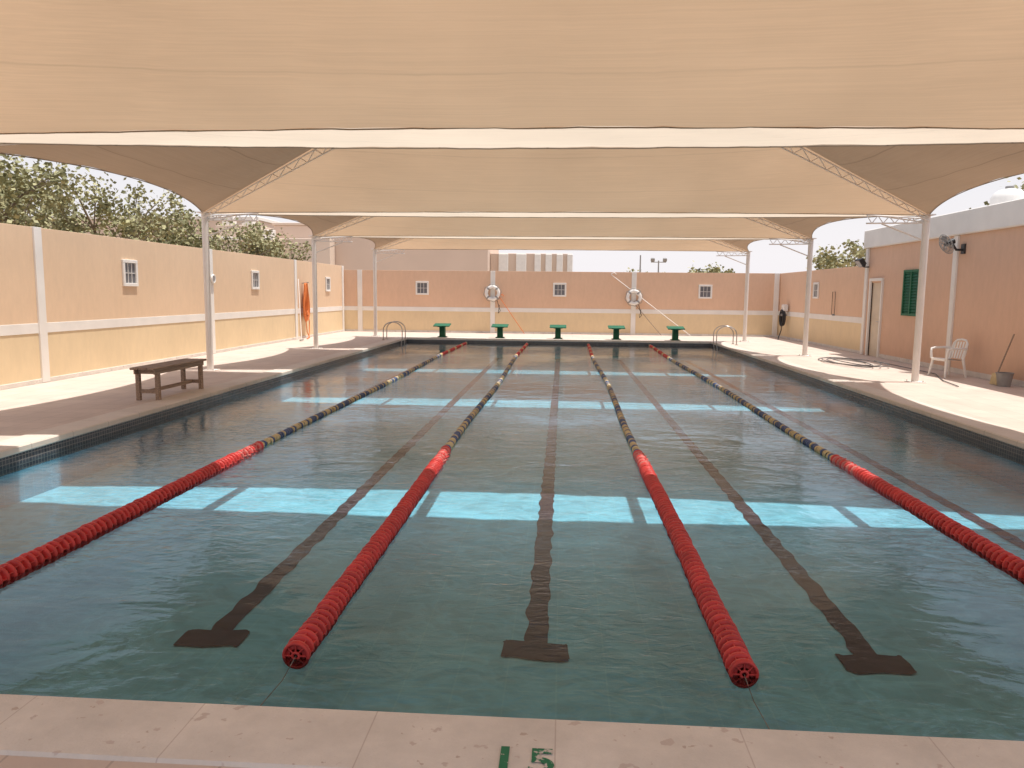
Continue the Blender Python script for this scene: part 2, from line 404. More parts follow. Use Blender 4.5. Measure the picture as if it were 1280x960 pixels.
# ---------------------------------------------------------------- perimeter walls
def wall_window(parent, x, y, z, axis, w=.42, h=.50):
    nx, ny = axis
    e = MB(); t = .07
    rz = math.atan2(-nx, ny)
    for (cx, cz, sx, sz) in ((0, h/2, w+2*t, t), (0, -h/2, w+2*t, t), (-w/2-t/2, 0, t, h-t), (w/2+t/2, 0, t, h-t)):
        e.box((cx, .022, cz), (sx, .045, sz), M["trim"], bev=.006)
    for i in (-1, 1):
        e.box((i*w/6, .015, 0), (.014, .012, h-t-.01), M["trim"])
    e.box((0, .016, 0), (w-.005, .010, .014), M["trim"])
    f = obj("window", e, parent, (x, y, z), (0, 0, rz))
    g = MB(); g.box((0, .004, 0), (w, .006, h-t), M["dark_glass"]); obj("window_pane", g, f)

def wall(p0, p1, H, nrm, label, pil, wins, thick=.2, up=None):
    (xa, ya), (xb, yb) = p0, p1
    Lh = math.hypot(xb-xa, yb-ya); cx, cy = (xa+xb)/2, (ya+yb)/2
    e = empty("perimeter_wall", (cx, cy, 0), label, "wall")
    alongx = abs(xb-xa) > abs(yb-ya)
    nx, ny = nrm
    def sl(z0, z1, mat, name, proud=0, l=Lh, off=0):
        b = MB(); th = thick+proud
        sh = -(thick)/2+proud/2
        d = (l, th, z1-z0) if alongx else (th, l, z1-z0)
        c = (off+nx*sh, ny*sh, (z0+z1)/2) if alongx else (nx*sh, off+ny*sh, (z0+z1)/2)
        b.box(c, d, mat, bev=.004); obj(name, b, e)
    sl(0, .9, M["wall_yellow"], "lower_wall"); sl(1.08, H, up or M["wall_pink"], "upper_wall")
    sl(.9, 1.08, M["trim"], "painted_band", .012)
    sl(.002, .08, M["coping"], "skirting", .03)
    for q in pil:
        l = .20; off = (q-cx) if alongx else (q-cy)
        sl(.01, H+.004, M["trim"], "pilaster", .035, l, off)
    for q in wins:
        zc = wins[q]
        if alongx: wall_window(e, q-cx, 0, zc, nrm)
        else: wall_window(e, 0, q-cy, zc, nrm)
    return e
wall((WL, -2), (WL, WF-.005), 2.78, (1, 0), "peach and cream painted boundary wall with small barred windows", [6.9, 13.25, 20.0, 26.5, 32.3], {9.9: 2.03, 16.15: 2.05, 22.95: 2.02, 30.2: 1.98})
wall((WL-.2, WF), (WR+.2, WF), 2.62, (0, -1), "peach painted end wall with cream bands behind starting blocks", [-8.7, -2.98, 2.95, 8.8], {-6.0: 1.88, -.15: 1.86, 5.9: 1.84}, up=M["wall_end"])
wall((WR, 23.45), (WR, WF-.005), 2.62, (-1, 0), "peach boundary wall joining the low building", [], {27.9: 1.9}, up=M["wall_end"])

# right building
bx = WR-.05
bd = empty("pool_building", (bx, 15.4, 0), "pink single-storey building with white fascia beside the pool", "building")
b = MB(); ya, yb = 6.0, 23.4
dy0, dy1, dz = 22.15, 22.9, 2.1
sy0, sy1, sz0, sz1 = 19.9, 20.8, 1.22, 2.40
WP = M["wall_pink2"]
def seg(y0, y1, z0, z1): b.box((.15, (y0+y1)/2-15.4, (z0+z1)/2), (.3, y1-y0, z1-z0), WP)
seg(dy1, yb, 0, 3.1); seg(dy0, dy1, dz, 3.1); seg(sy1, dy0, 0, 3.1); seg(sy0, sy1, sz1, 3.1); seg(sy0, sy1, 0, sz0); seg(ya, sy0, 0, 3.1)
b.box((3.0, yb-15.4-.15, 1.55), (5.4, .3, 3.1), WP); b.box((3.0, ya-15.4+.15, 1.55), (5.4, .3, 3.1), WP)
obj("wall", b, bd)
b = MB(); b.box((2.8, (ya+yb)/2-15.4, 3.36), (5.8, yb-ya+.12, .52), M["trim"], bev=.02); obj("fascia", b, bd)
for q in (23.3, 18.2, 12.9):
    b = MB(); b.box((-.02, q-15.4, 1.55), (.05, .18, 3.09), M["trim"], bev=.005); obj("pilaster", b, bd)
b = MB(); b.box((-.008, (ya+22.1)/2-15.4, .06), (.03, 22.1-ya, .11), M["coping"]); obj("skirting", b, bd)
d = MB(); d.box((.06, (dy0+dy1)/2-15.4, dz/2), (.05, dy1-dy0, dz), M["door"], bev=.004)
d.box((.03, (dy0+dy1)/2-15.4, .55), (.012, .5, .7), M["door"], bev=.004); d.box((.03, (dy0+dy1)/2-15.4, 1.5), (.012, .5, .85), M["door"], bev=.004)
do = obj("door", d, bd)
fr = MB()
for yy in (dy0-.04, dy1+.04): fr.box((-.01, yy-15.4, dz/2), (.08, .08, dz+.08), M["trim"])
fr.box((-.013, (dy0+dy1)/2-15.4, dz+.085), (.085, .9, .08), M["trim"]); obj("frame", fr, do)
h = MB(); h.cyl((-.03, dy0+.1-15.4, 1.0), (.03, dy0+.1-15.4, 1.0), .012, M["chrome"]); h.cyl((-.03, dy0+.08-15.4, 1.0), (-.03, dy0+.22-15.4, 1.0), .011, M["chrome"]); obj("handle", h, do)
s = MB()
for i in range(15):
    z = sz0+.07+i*(sz1-sz0-.14)/14
    s.box((.0, (sy0+sy1)/2-15.4, z), (.012, sy1-sy0-.1, .074), M["shutter"], rot=Matrix.Rotation(.5, 3, 'Y'))
so = obj("shutter_window", s, bd)
f = MB()
for yy in (sy0+.03, (sy0+sy1)/2, sy1-.03): f.box((-.012, yy-15.4, (sz0+sz1)/2), (.05, .06, sz1-sz0), M["shutter"])
for zz in (sz0+.031, sz1-.031): f.box((-.009, (sy0+sy1)/2-15.4, zz), (.05, sy1-sy0-.002, .06), M["shutter"])
f.box((.06, (sy0+sy1)/2-15.4, (sz0+sz1)/2), (.02, sy1-sy0, sz1-sz0), M["black"])
obj("frame", f, so)

# ---------------------------------------------------------------- canopies
ROWS = [0.45, 8.05, 15.8, 22.3, 28.9]
HWS = [7.3, 7.3, 7.3, 7.12, 6.95]
RL, Z0, ZR = 2.6, 3.30, 4.50
def lattice(b, p0, p1, depth, n, r, mat):
    p0 = Vector(p0); p1 = Vector(p1); dn = Vector((0, 0, -depth))
    b.cyl(p0, p1, r, mat, seg=6); q0 = p0+dn*.55; q1 = p1+dn
    b.cyl(q0, q1, r, mat, seg=6)
    for i in range(n):
        a = p0.lerp(p1, i/n); c = q0.lerp(q1, (i+.5)/n); d2 = p0.lerp(p1, (i+1)/n)
        b.cyl(a, c, r*.6, mat, seg=5, caps=False); b.cyl(c, d2, r*.6, mat, seg=5, caps=False)
def canopy(ya, yb, ha, hb):
    yc = (ya+yb)/2; hd = (yb-ya)/2-.10
    e = empty("shade_canopy", (XC, yc, 0), "beige shade-cloth canopy stretched over white steel trusses above the pool", "canopy", "row of shade canopies")
    b = MB(); NT, NS = 16, 90
    scX, lift, sag = .62, .17, .22
    HWv = lambda v: ha+(hb-ha)*(v+1)/2
    def quad(E, Rg, mat):
        vs = []; fs = []
        for i in range(NT+1):
            t = i/NT
            for j in range(NS+1):
                s = -1+2*j/NS
                p = Vector(E(s)).lerp(Vector(Rg(s)), t)
                p.z -= sag*4*t*(1-t)*(1-s*s)*.7
                p.z += .008*math.sin(s*19+t*7)*(1-t)*(1-s*s)
                vs.append(p)
        for i in range(NT):
            for j in range(NS):
                fs.append((i*(NS+1)+j, i*(NS+1)+j+1, (i+1)*(NS+1)+j+1, (i+1)*(NS+1)+j))
        b.add(vs, fs, mat, True)
    hems = []
    for sg in (-1, 1):
        sc_ = .55 if sg < 0 else .30
        Ef = lambda s, sg=sg, sc_=sc_: (s*HWv(sg), sg*(hd-(sc_+.012*math.sin(s*31+sg+yc)+.024*math.sin(s*83+yc)*math.sin(s*29))*(1-s*s)), Z0)
        quad(Ef, lambda s: (s*RL, 0, ZR), M["fabric"])
        Es = lambda s, sg=sg: (sg*(HWv(s)-scX*(1-s*s)), s*hd, Z0+lift*(1-s*s))
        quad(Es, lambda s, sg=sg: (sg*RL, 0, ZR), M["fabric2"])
        hems += [[Ef(-1+2*k/90) for k in range(91)], [Es(-1+2*k/40) for k in range(41)]]
    fab = obj("fabric_cover", b, e)
    for p in hems:
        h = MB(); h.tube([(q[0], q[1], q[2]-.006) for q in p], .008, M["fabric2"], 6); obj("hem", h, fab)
    for sx in (-1, 1):
        for sy in (-1, 1):
            t = MB(); lattice(t, (sx*HWv(sy), sy*hd, Z0-.03), (sx*RL, 0, ZR-.05), .17, 13, .013, M["steel_white"])
            obj("hip_truss", t, e)
    t = MB(); t.cyl((-RL, 0, ZR-.05), (RL, 0, ZR-.05), .03, M["steel_white"]); obj("ridge_beam", t, e)
for i in range(4): canopy(ROWS[i], ROWS[i+1], HWS[i], HWS[i+1])

def post():
    e = empty("canopy_post", (0, 0, 0), "white round steel post holding up the shade canopies on the deck", "post", "canopy posts")
    b = MB(); b.cyl((0, 0, .012), (0, 0, 3.32), .068, M["steel_white"], seg=16); obj("shaft", b, e)
    b = MB(); b.box((0, 0, .008), (.3, .3, .016), M["steel_white"], bev=.004)
    for sx in (-1, 1):
        for sy in (-1, 1): b.cyl((sx*.11, sy*.11, .016), (sx*.11, sy*.11, .04), .012, M["chrome"], seg=6)
    obj("base_plate", b, e)
    b = MB()
    lattice(b, (.06, 0, 3.24), (1.15, 0, 3.30), .16, 5, .015, M["steel_white"])
    b.cyl((.05, 0, 2.82), (.85, 0, 3.13), .016, M["steel_white"], seg=8)
    b.box((0, 0, 3.30), (.2, .34, .02), M["steel_white"])
    obj("bracket", b, e)
    return e
p = post(); p.location = (XC-HWS[2], ROWS[2], 0)
for ri in range(1, 5):
    for sx in (-1, 1):
        if sx == -1 and ri == 2: continue
        dup(p, (XC+sx*HWS[ri], ROWS[ri], 0), 0 if sx < 0 else math.pi)

# ---------------------------------------------------------------- bench
e = empty("bench", (-6.36, 12.0, 0), "weathered brown wooden bench standing on the pool deck", "bench")
b = MB()
for i in range(3): b.box((-.135+i*.135, 0, .50), (.125, 1.72, .035), M["wood"], bev=.006)
obj("seat", b, e)
for sx in (-1, 1):
    b = MB(); b.box((sx*.155, 0, .445), (.03, 1.6, .07), M["wood"], bev=.004); obj("apron", b, e)
for sy in (-1, 1):
    for sx in (-1, 1):
        b = MB(); b.box((sx*.155, sy*.70, .21), (.06, .07, .42), M["wood"], bev=.005); obj("leg", b, e)
    b = MB(); b.box((0, sy*.70, .14), (.25, .035, .06), M["wood"], bev=.004); obj("crosspiece", b, e)
    b = MB(); b.box((0, sy*.70, .445), (.28, .05, .068), M["wood"], bev=.004); obj("crosspiece", b, e)
b = MB(); b.box((0, 0, .14), (.035, 1.36, .055), M["wood"], bev=.004); obj("stretcher", b, e)

# ---------------------------------------------------------------- starting blocks
SY = Y1+.32
e = empty("starting_block", (lanes[0], SY, 0), "green starting block with sloping top at the pool end", "starting block", "starting blocks")
b = MB(); b.box((0, .0, .475), (.62, .52, .035), M["green"], rot=Matrix.Rotation(.15, 3, 'X'), bev=.006); obj("platform", b, e)
b = MB()
for sx in (-1, 1):
    b.add([(sx*.11, -.02, .02), (sx*.11, .20, .02), (sx*.10, .20, .46), (sx*.10, -.06, .44),
           (sx*.085, -.02, .02), (sx*.085, .20, .02), (sx*.075, .20, .46), (sx*.075, -.06, .44)],
          [(0, 1, 2, 3), (7, 6, 5, 4), (0, 3, 7, 4), (1, 5, 6, 2), (3, 2, 6, 7)], M["green"])
b.add([(-.09, .03, .02), (.09, .03, .02), (.08, .02, .44), (-.08, .02, .44)], [(0, 1, 2, 3)], M["green"])
b.box((0, .03, .435), (.34, .30, .025), M["green"], rot=Matrix.Rotation(.15, 3, 'X'), bev=.006)
obj("pedestal", b, e)
b = MB(); b.box((0, .09, .030), (.34, .34, .025), M["green"], bev=.006); obj("foot_plate", b, e)
for lx in lanes[1:]: dup(e, (lx+.02, SY, 0))

# ---------------------------------------------------------------- pool ladders
def ladder(loc, rot):
    e = empty("pool_ladder", loc, "stainless steel pool ladder with curved handrails at the pool edge", "ladder", "pool ladders", rot)
    for sy in (-1, 1):
        b = MB(); pts = [(-.52, sy*.27, 0)]
        for k in range(13):
            a = math.pi-math.pi*k/12; pts.append((-.18+.34*math.cos(a), sy*.27, .36+.28*math.sin(a)))
        pts += [(.16, sy*.27, .1), (.12, sy*.27, -.2), (.12, sy*.27, -.56)]
        b.tube(pts, .018, M["chrome"], 10); obj("handrail", b, e)
        b = MB(); b.cyl((-.52, sy*.27, 0), (-.52, sy*.27, .025), .045, M["chrome"], seg=14); obj("flange", b, e)
    for z in (-.26, -.50):
        b = MB(); b.box((.12, 0, z), (.09, .52, .025), M["chrome"], bev=.005); obj("tread", b, e)
    return e
l = ladder((XL, 27.1, 0), 0); dup(l, (XR, 27.0, 0), math.pi)

# ---------------------------------------------------------------- wall items
def life_ring(loc):
    e = empty("life_ring", loc, "white life ring with rope hanging on the end wall", "life ring", "life rings on the end wall")
    b = MB(); b.torus((0, 0, 0), .26, .07, M["whitep"], (0, 1, 0), 32, 12); obj("ring", b, e)
    for k in range(4):
        b = MB()
        a = math.pi/4+k*math.pi/2; c = Vector((math.cos(a)*.26, 0, math.sin(a)*.26)); t = Vector((-math.sin(a), 0, math.cos(a)))
        b.tube([c-t*.035, c+t*.035], .075, M["grey"], 12)
        obj("band", b, e)
    b = MB(); b.tube([(math.cos(a)*(.36+.02*math.sin(a*8)), -.02, math.sin(a)*(.36+.02*math.sin(a*8))) for a in [i*2*math.pi/40 for i in range(40)]], .010, M["grey"], 6, closed=True)
    b.tube([(.2, -.02, -.3), (.27, -.03, -.55), (.34, -.02, -.75), (.25, -.02, -.85), (.3, -.03, -.5)], .012, M["black"], 6)
    obj("grab_rope", b, e)
    b = MB(); b.cyl((0, .07, .34), (0, -.07, .36), .012, M["chrome"]); obj("hook", b, e)
    return e
r = life_ring((-2.98, WF-.14, 1.70)); dup(r, (2.95, WF-.14, 1.58))
def pole(pa, pb, r, mat, label):
    pa = Vector(pa); pb = Vector(pb)
    e = empty("rescue_pole", pa, label, "pole"); b = MB(); b.cyl((0, 0, 0), pb-pa, r, mat, seg=8); obj("shaft", b, e)
    b = MB(); d = (pb-pa).normalized(); sx = 1 if d.x >= 0 else -1
    b.tube([pb-pa, pb-pa+Vector((0, 0, .05)), pb-pa+Vector((-.12*sx, 0, .10)), pb-pa+Vector((-.2*sx, 0, .02))], r, mat, 8); obj("hook_end", b, e)
pole((5.3, WF-.35, .02), (2.0, WF-.07, 2.5), .016, M["steel_white"], "long white rescue pole leaning on the end wall")
pole((4.1, WF-.4, .02), (2.95, WF-.07, 1.35), .014, M["wood"], "dark pole leaning under a life ring")
pole((-1.6, WF-.4, .02), (-2.7, WF-.07, 1.55), .014, M["orange"], "thin orange pole leaning under a life ring")

e = empty("hanging_hose", (WL+.05, 27.2, 1.98), "orange coiled hose hanging from the boundary wall", "hose")
b = MB()
for k in range(14):
    w = .03+.017*k; L_ = 1.0+.07*(k % 5)+.01*k; o = R.uniform(-.05, .05)
    pts = []
    for i in range(28):
        a = 2*math.pi*i/28
        pts.append((.05+.012*(k % 7), o+w*math.sin(a)*(1.1-.6*math.cos(a)), -L_/2+L_/2*math.cos(a)))
    b.tube(pts, .02, M["orange"], 6, closed=True)
b.tube([(.1, .1, -.9), (.12, .22, -1.4), (.14, .15, -1.7), (.2, -.1, -1.95), (.3, -.6, -1.96)], .018, M["orange"], 6)
b.tube([(.1, -.1, -.9), (.12, -.16, -1.3), (.14, -.1, -1.75), (.16, .1, -1.96)], .018, M["orange"], 6)
obj("coil", b, e)
b = MB(); b.cyl((-.05, 0, .0), (.2, 0, .03), .018, M["chrome"]); obj("hook", b, e)
e = empty("cleaning_pole", (WL+.5, 25.6, .02), "thin pale cleaning pole leaning on the boundary wall", "pole")
b = MB(); b.cyl((0, 0, 0), (-.42, 1.0, 2.1), .014, M["steel_white"]); obj("shaft", b, e)
b = MB(); b.box((0, 0, .02), (.05, .3, .04), M["grey"]); obj("brush_head", b, e)
e = empty("wall_lamp", (WL+.05, 20.0, 2.0), "small round white bulkhead lamp on the boundary wall", "lamp")
b = MB(); b.torus((.03, 0, 0), .10, .025, M["whitep"], (1, 0, 0), 20, 8); obj("rim", b, e)
b = MB(); b.cyl((-.01, 0, 0), (.045, 0, 0), .085, M["grey"], seg=18); obj("glass", b, e)

e = empty("wall_hose_reel", (WR-.06, 31.2, 1.05), "dark hose coil under a white wall box", "hose reel")
b = MB()
for k in range(6): b.torus((-.10-.02*k, R.uniform(-.02, .02), -.22), .22+.012*(k % 3), .022, M["black"], (1, 0, 0), 22, 6, sy=1.3)
b.tube([(-.2, -.1, -.4), (-.25, -.25, -.7), (-.3, -.1, -1.0), (-.5, -.8, -1.03)], .02, M["black"], 6)
obj("hose_coil", b, e)
b = MB(); b.box((-.08, 0, .18), (.18, .34, .26), M["whitep"], bev=.02); obj("wall_box", b, e)
b = MB(); b.cyl((0, 0, -.1), (-.22, 0, -.1), .05, M["grey"], seg=12); obj("hub", b, e)
e = empty("shower_pipe", (WR-.03, 26.0, 1.0), "thin wall-mounted outdoor shower pipe on the peach wall", "pipe")
b = MB(); b.tube([(-.02, .12, .1), (-.02, .12, .85), (-.03, -.18, .85), (-.03, -.18, .1)], .013, M["wood"], 8); obj("pipe", b, e)
b = MB(); b.cyl((-.02, -.18, .1), (-.1, -.18, .1), .03, M["grey"], seg=10); obj("valve", b, e)

e = empty("floodlight", (WR-.10, 23.15, 2.66), "black floodlight bracketed on the building corner", "floodlight")
b = MB(); b.box((-.22, 0, .02), (.10, .36, .26), M["black"], rot=Matrix.Rotation(-.6, 3, 'Y'), bev=.02)
for i in range(5): b.box((-.17, -.12+i*.06, .06), (.06, .01, .2), M["black"], rot=Matrix.Rotation(-.6, 3, 'Y'))
obj("housing", b, e)
b = MB(); b.box((-.268, 0, -.012), (.012, .30, .20), M["dark_glass"], rot=Matrix.Rotation(-.6, 3, 'Y')); obj("lens", b, e)
b = MB(); b.tube([(.03, 0, -.1), (-.12, 0, -.1), (-.2, 0, 0)], .018, M["black"], 8); obj("bracket", b, e)

# wall fan
e = empty("wall_fan", (WR-.09, 17.9, 2.86), "grey wire-cage wall fan angled down toward the pool", "fan")
axis = Vector((-.90, -.10, -.42)).normalized(); c0 = Vector((-.36, -.02, .02)); FS = .86
a = Vector((0, 0, 1)); u = (a-axis*a.dot(axis)).normalized(); w = axis.cross(u)
b = MB()
for (rr, off) in ((.27, 0), (.20, .055), (.13, .085), (.055, .10)):
    b.torus(c0+axis*off*FS, rr*FS, .006, M["grey"], axis, 26, 5)
    if off: b.torus(c0-axis*off*.8*FS, rr*FS, .005, M["grey"], axis, 26, 5)
for k in range(30):
    t = 2*math.pi*k/30; dr = (u*math.cos(t)+w*math.sin(t))*FS; ax = axis*FS
    b.tube([c0+ax*.10+dr*.055, c0+ax*.085+dr*.13, c0+ax*.055+dr*.20, c0+dr*.27], .003, M["grey"], 4)
    b.tube([c0-ax*.08+dr*.055, c0-ax*.068+dr*.13, c0-ax*.044+dr*.20, c0+dr*.27], .003, M["grey"], 4)
obj("cage", b, e)
for k in range(3):
    b = MB(); t = 2*math.pi*k/3; vs = []
    for (rr, da, z) in ((.04, -.3, -.02), (.20, -.35, -.035), (.235, .1, 0), (.20, .55, .035), (.04, .3, .02)):
        dr = u*math.cos(t+da)+w*math.sin(t+da); vs.append(c0+dr*rr*FS+axis*z*FS)
    b.add(vs, [(0, 1, 2, 3, 4)], M["grey"], True); obj("blade", b, e)
b = MB(); b.cyl(c0-axis*.18, c0-axis*.03, .065, M["black"], seg=14); b.cyl(c0-axis*.03, c0+axis*.04, .035, M["black"], seg=12); obj("motor", b, e)
b = MB(); b.tube([c0-axis*.12, (-.13, -.0, -.10), (0.03, 0, -.10)], .028, M["black"], 8); b.box((.03, 0, -.08), (.05, .16, .22), M["black"], bev=.005); obj("bracket", b, e)

# plastic chair
e = empty("plastic_chair", (8.3, 17.0, 0), "white moulded plastic armchair on the deck by the wall", "chair", rotz=math.radians(-78))
e.scale = (.95, .95, .95)
b = MB(); vs = []; fs = []
n = 8
for j in range(n+1):
    for i in range(n+1):
        x = (-.5+i/n)*(.46-.05*(j/n)); y = -.24+.46*j/n
        z = .43-.02*(1-(2*i/n-1)**2)-.03*(j/n)-(.03 if j == 0 else 0)
        vs.append((x, y, z))
vs += [(x, y, z-.015) for (x, y, z) in vs]; k = (n+1)**2
for j in range(n):
    for i in range(n):
        q = (j*(n+1)+i, j*(n+1)+i+1, (j+1)*(n+1)+i+1, (j+1)*(n+1)+i); fs.append(q); fs.append(tuple(reversed([t+k for t in q])))
b.add(vs, fs, M["whitep"], True)
b.box((0, -.245, .395), (.46, .018, .05), M["whitep"], bev=.005)
obj("seat", b, e)
b = MB()
for i in range(5):
    x = -.16+.08*i
    pts = [(x, .21, .42), (x*1.05, .255, .6), (x*1.1, .30, .80)]
    for q in range(2):
        p0 = Vector(pts[q]); p1 = Vector(pts[q+1])
        b.add([p0+Vector((-.027, 0, 0)), p0+Vector((.027, 0, 0)), p1+Vector((.027, 0, 0)), p1+Vector((-.027, 0, 0))], [(0, 1, 2, 3)], M["whitep"])
b.tube([(-.22, .20, .40), (-.225, .25, .6), (-.21, .29, .76), (-.14, .31, .83), (0, .32, .85), (.14, .31, .83), (.21, .29, .76), (.225, .25, .6), (.22, .20, .40)], .024, M["whitep"], 8)
obj("backrest", b, e)
for sx in (-1, 1):
    b = MB(); b.tube([(sx*.26, .25, .64), (sx*.285, .1, .655), (sx*.285, -.12, .65), (sx*.275, -.22, .63), (sx*.265, -.235, .55), (sx*.25, -.23, .41)], .026, M["whitep"], 8); obj("armrest", b, e)
    for sy in (-1, 1):
        b = MB(); b.cyl((sx*.22, sy*.2+.0, .42), (sx*.27, sy*.26, 0), .034, M["whitep"], r1=.022, seg=8); obj("leg", b, e)

e = empty("broom", (8.55, 15.55, 0), "old broom leaning against the pink building wall", "broom")
b = MB(); b.cyl((0, 0, .22), (.28, .05, 1.0), .014, M["wood"]); obj("handle", b, e)
b = MB(); b.box((-.03, 0, .12), (.08, .26, .22), M["tanp"], taper=.6); obj("bristles", b, e)
e = empty("bucket", (8.55, 15.3, 0), "grey plastic bucket on the deck beside the broom", "bucket")
b = MB(); b.cyl((0, 0, 0), (0, 0, .26), .11, M["grey"], r1=.15, seg=20, caps=False); b.cyl((0, 0, .01), (0, 0, .02), .11, M["grey"], seg=20); b.torus((0, 0, .26), .15, .01, M["grey"], (0, 0, 1), 20, 6); obj("body", b, e)
b = MB(); b.tube([(.15*math.cos(t), .04*math.sin(t)+.02, .26-.12*math.sin(t)) for t in [i*math.pi/10 for i in range(11)]], .005, M["chrome"], 6); obj("handle", b, e)
b = MB(); pts = []
for i in range(120):
    a = i*.21; rr = .55+.16*math.sin(i*.17)+.02*i/12
    pts.append((math.cos(a)*rr*.7+.1*math.sin(i*.31), math.sin(a)*rr*1.9+.25*math.sin(i*.11), .014+.0006*i))
pts += [(.9, -2.6, .02), (.4, -4.0, .02), (.2, -5, .02)]
b.tube(pts, .011, M["hosegrey"], 6)
obj("garden_hose", b, None, (7.35, 20.0, 0), label="thin dark grey garden hose looped loosely on the deck", category="hose")

def text(s, x, y, size, mat, name="painted_mark"):
    cu = bpy.data.curves.new(name, "FONT"); cu.body = s; cu.size = size; cu.offset = size*.03
    t = bpy.data.objects.new("tmp", cu); col.objects.link(t)
    bpy.context.view_layer.update()
    me = bpy.data.meshes.new_from_object(t.evaluated_get(bpy.context.evaluated_depsgraph_get()))
    bpy.data.objects.remove(t); me.materials.append(mat)
    o = bpy.data.objects.new(name, me); o.location = (x, y, .0165); col.objects.link(o); meta(o, kind="structure"); return o
text("1", -.235, 2.53, .20, M["greenpaint"]); text("5", -.10, 2.52, .21, M["greenpaint2"])

# ---------------------------------------------------------------- trees
def tree(loc, H, cr, n, label, group="trees behind the boundary wall", leaf=.12, zlow=.35):
    e = empty("tree", loc, label, "tree", group)
    b = MB(); limbs = []
    top = Vector((R.uniform(-.3, .3), R.uniform(-.3, .3), H*.55))
    b.tube([(0, 0, -.05), (top.x*.3, top.y*.6, H*.25), top], .16, M["bark"], 9, r_end=.09)
    for k in range(13):
        a = k*2.4+R.uniform(-.3, .3); rr = cr*R.uniform(.35, .95); z = H*R.uniform(zlow+.1, .93)
        tip = Vector((math.cos(a)*rr, math.sin(a)*rr, z)); st = Vector((0, 0, H*.2)).lerp(top, R.uniform(.4, 1))
        mid = st.lerp(tip, .5)+Vector((0, 0, R.uniform(-.1, .3)))
        b.tube([st, mid, tip], .055, M["bark"], 6, r_end=.015); limbs.append(tip)
        for q in range(4):
            t2 = mid.lerp(tip, .6)+Vector((R.uniform(-.8, .8), R.uniform(-.8, .8), R.uniform(-.1, .7)))
            b.tube([mid, t2], .020, M["bark"], 5, r_end=.008); limbs.append(t2)
    limbs.append(Vector((0, 0, H*.9)))
    obj("trunk", b, e)
    c = MB(); per = n//len(limbs)
    for t in limbs:
        cs = R.uniform(.35, .8)*cr*.38
        mt = M["leafA"] if R.random() < .65 else M["leafB"]
        for i in range(per):
            while True:
                q = Vector((R.gauss(0, .48), R.gauss(0, .48), R.gauss(0, .48)))
                if q.length < 1.4: break
            p = t+q*cs
            if p.z < .4: continue
            d1 = Vector((R.gauss(0, 1), R.gauss(0, 1), R.gauss(0, .6))).normalized(); d2 = d1.orthogonal().normalized()
            d2 = (Matrix.Rotation(R.uniform(0, 6.28), 3, d1) @ d2)
            l = leaf*R.uniform(.6, 1.3); ww = l*.42
            m2 = mt if R.random() < .75 else (M["leafB"] if mt is M["leafA"] else M["leafA"])
            c.add([p, p+d1*l*.5+d2*ww, p+d1*l, p+d1*l*.5-d2*ww], [(0, 1, 2, 3)], m2)
    obj("crown", c, e)
for (x, y, H, cr, n) in ((-14.2, 18.2, 5.0, 2.2, 5800), (-13.2, 21.8, 4.7, 2.0, 5400), (-12.9, 25.5, 4.5, 2.0, 5200), (-12.6, 29.6, 4.1, 1.9, 4400),
                         (-17.5, 23, 5.5, 2.6, 5200), (-12.6, 33.0, 3.8, 1.4, 2600), (-15.6, 15.5, 5.4, 2.0, 4600)):
    tree((x, y, 0), H, cr, n, "dusty olive-green leafy tree growing behind the boundary wall")
tree((17.2, 47, 0), 4.9, 2.3, 2000, "sparse small tree beyond the end wall", "distant trees", .22)
tree((11.3, 60, 0), 3.8, 2.0, 1500, "small round tree seen above the end wall", "distant trees", .25)
tree((7, 66, 0), 3.6, 1.6, 900, "small round tree seen above the end wall", "distant trees", .25)
tree((15.9, 27, 0), 6.1, 1.8, 4500, "dark green tree rising behind the white roof fascia", "distant trees", .16)

# ---------------------------------------------------------------- background buildings
def block(b, x0, x1, y0, y1, z1, mat, z0=0): b.box(((x0+x1)/2, (y0+y1)/2, (z0+z1)/2), (x1-x0, y1-y0, z1-z0), mat, bev=.03)
e = empty("school_building", (-12, 58, 0), "large plain tan building with white pillars beyond the end wall", "building")
b = MB(); block(b, -9, 6.6, -3, 6, 6.4, M["bldg"]); block(b, -9, -4.5, -4.2, -3.02, 5.4, M["bldg2"]); obj("main_block", b, e)
b = MB(); block(b, 6.62, 12.6, -1.5, 6, 4.6, M["bldg"]); obj("side_wing", b, e)
for (x, wd) in ((7.6, .7), (8.9, .75), (10.1, .45), (10.9, .45), (11.7, .45), (12.45, .4)):
    b = MB(); block(b, x-wd/2, x+wd/2, -1.8, -1.52, 4.55, M["whitep"]); obj("pillar", b, e)
b = MB(); block(b, -9.1, 6.7, -3.1, 6.1, 6.6, M["bldg2"], 6.41); obj("parapet", b, e)
e = empty("annex_building", (-22.2, 54, 0), "stepped cream annex with rooftop boxes behind the trees", "building")
b = MB(); block(b, -3, 2.2, -2, 4, 5.3, M["bldg2"]); block(b, -2, 1, -1.5, 4, 6.2, M["bldg2"], 5.29); obj("wall", b, e)
for (x, z) in ((-1.2, 6.21), (.2, 6.21), (1.6, 5.31)):
    b = MB(); b.box((x, -1, z+.3), (.8, .6, .6), M["trim"], bev=.03); obj("rooftop_unit", b, e)
b = MB(); block(b, -3.1, 2.3, -2.1, -2.0, 5.35, M["trim"], 5.1); obj("parapet", b, e)
e = empty("long_building", (-34, 62, 0), "long low beige building behind the trees", "building")
b = MB(); block(b, -14, 9, 0, 10, 7.4, M["bldg"]); obj("wall", b, e)
b = MB(); block(b, -14.1, 9.1, -.1, 10.1, 7.7, M["trim"], 7.41); obj("parapet", b, e)
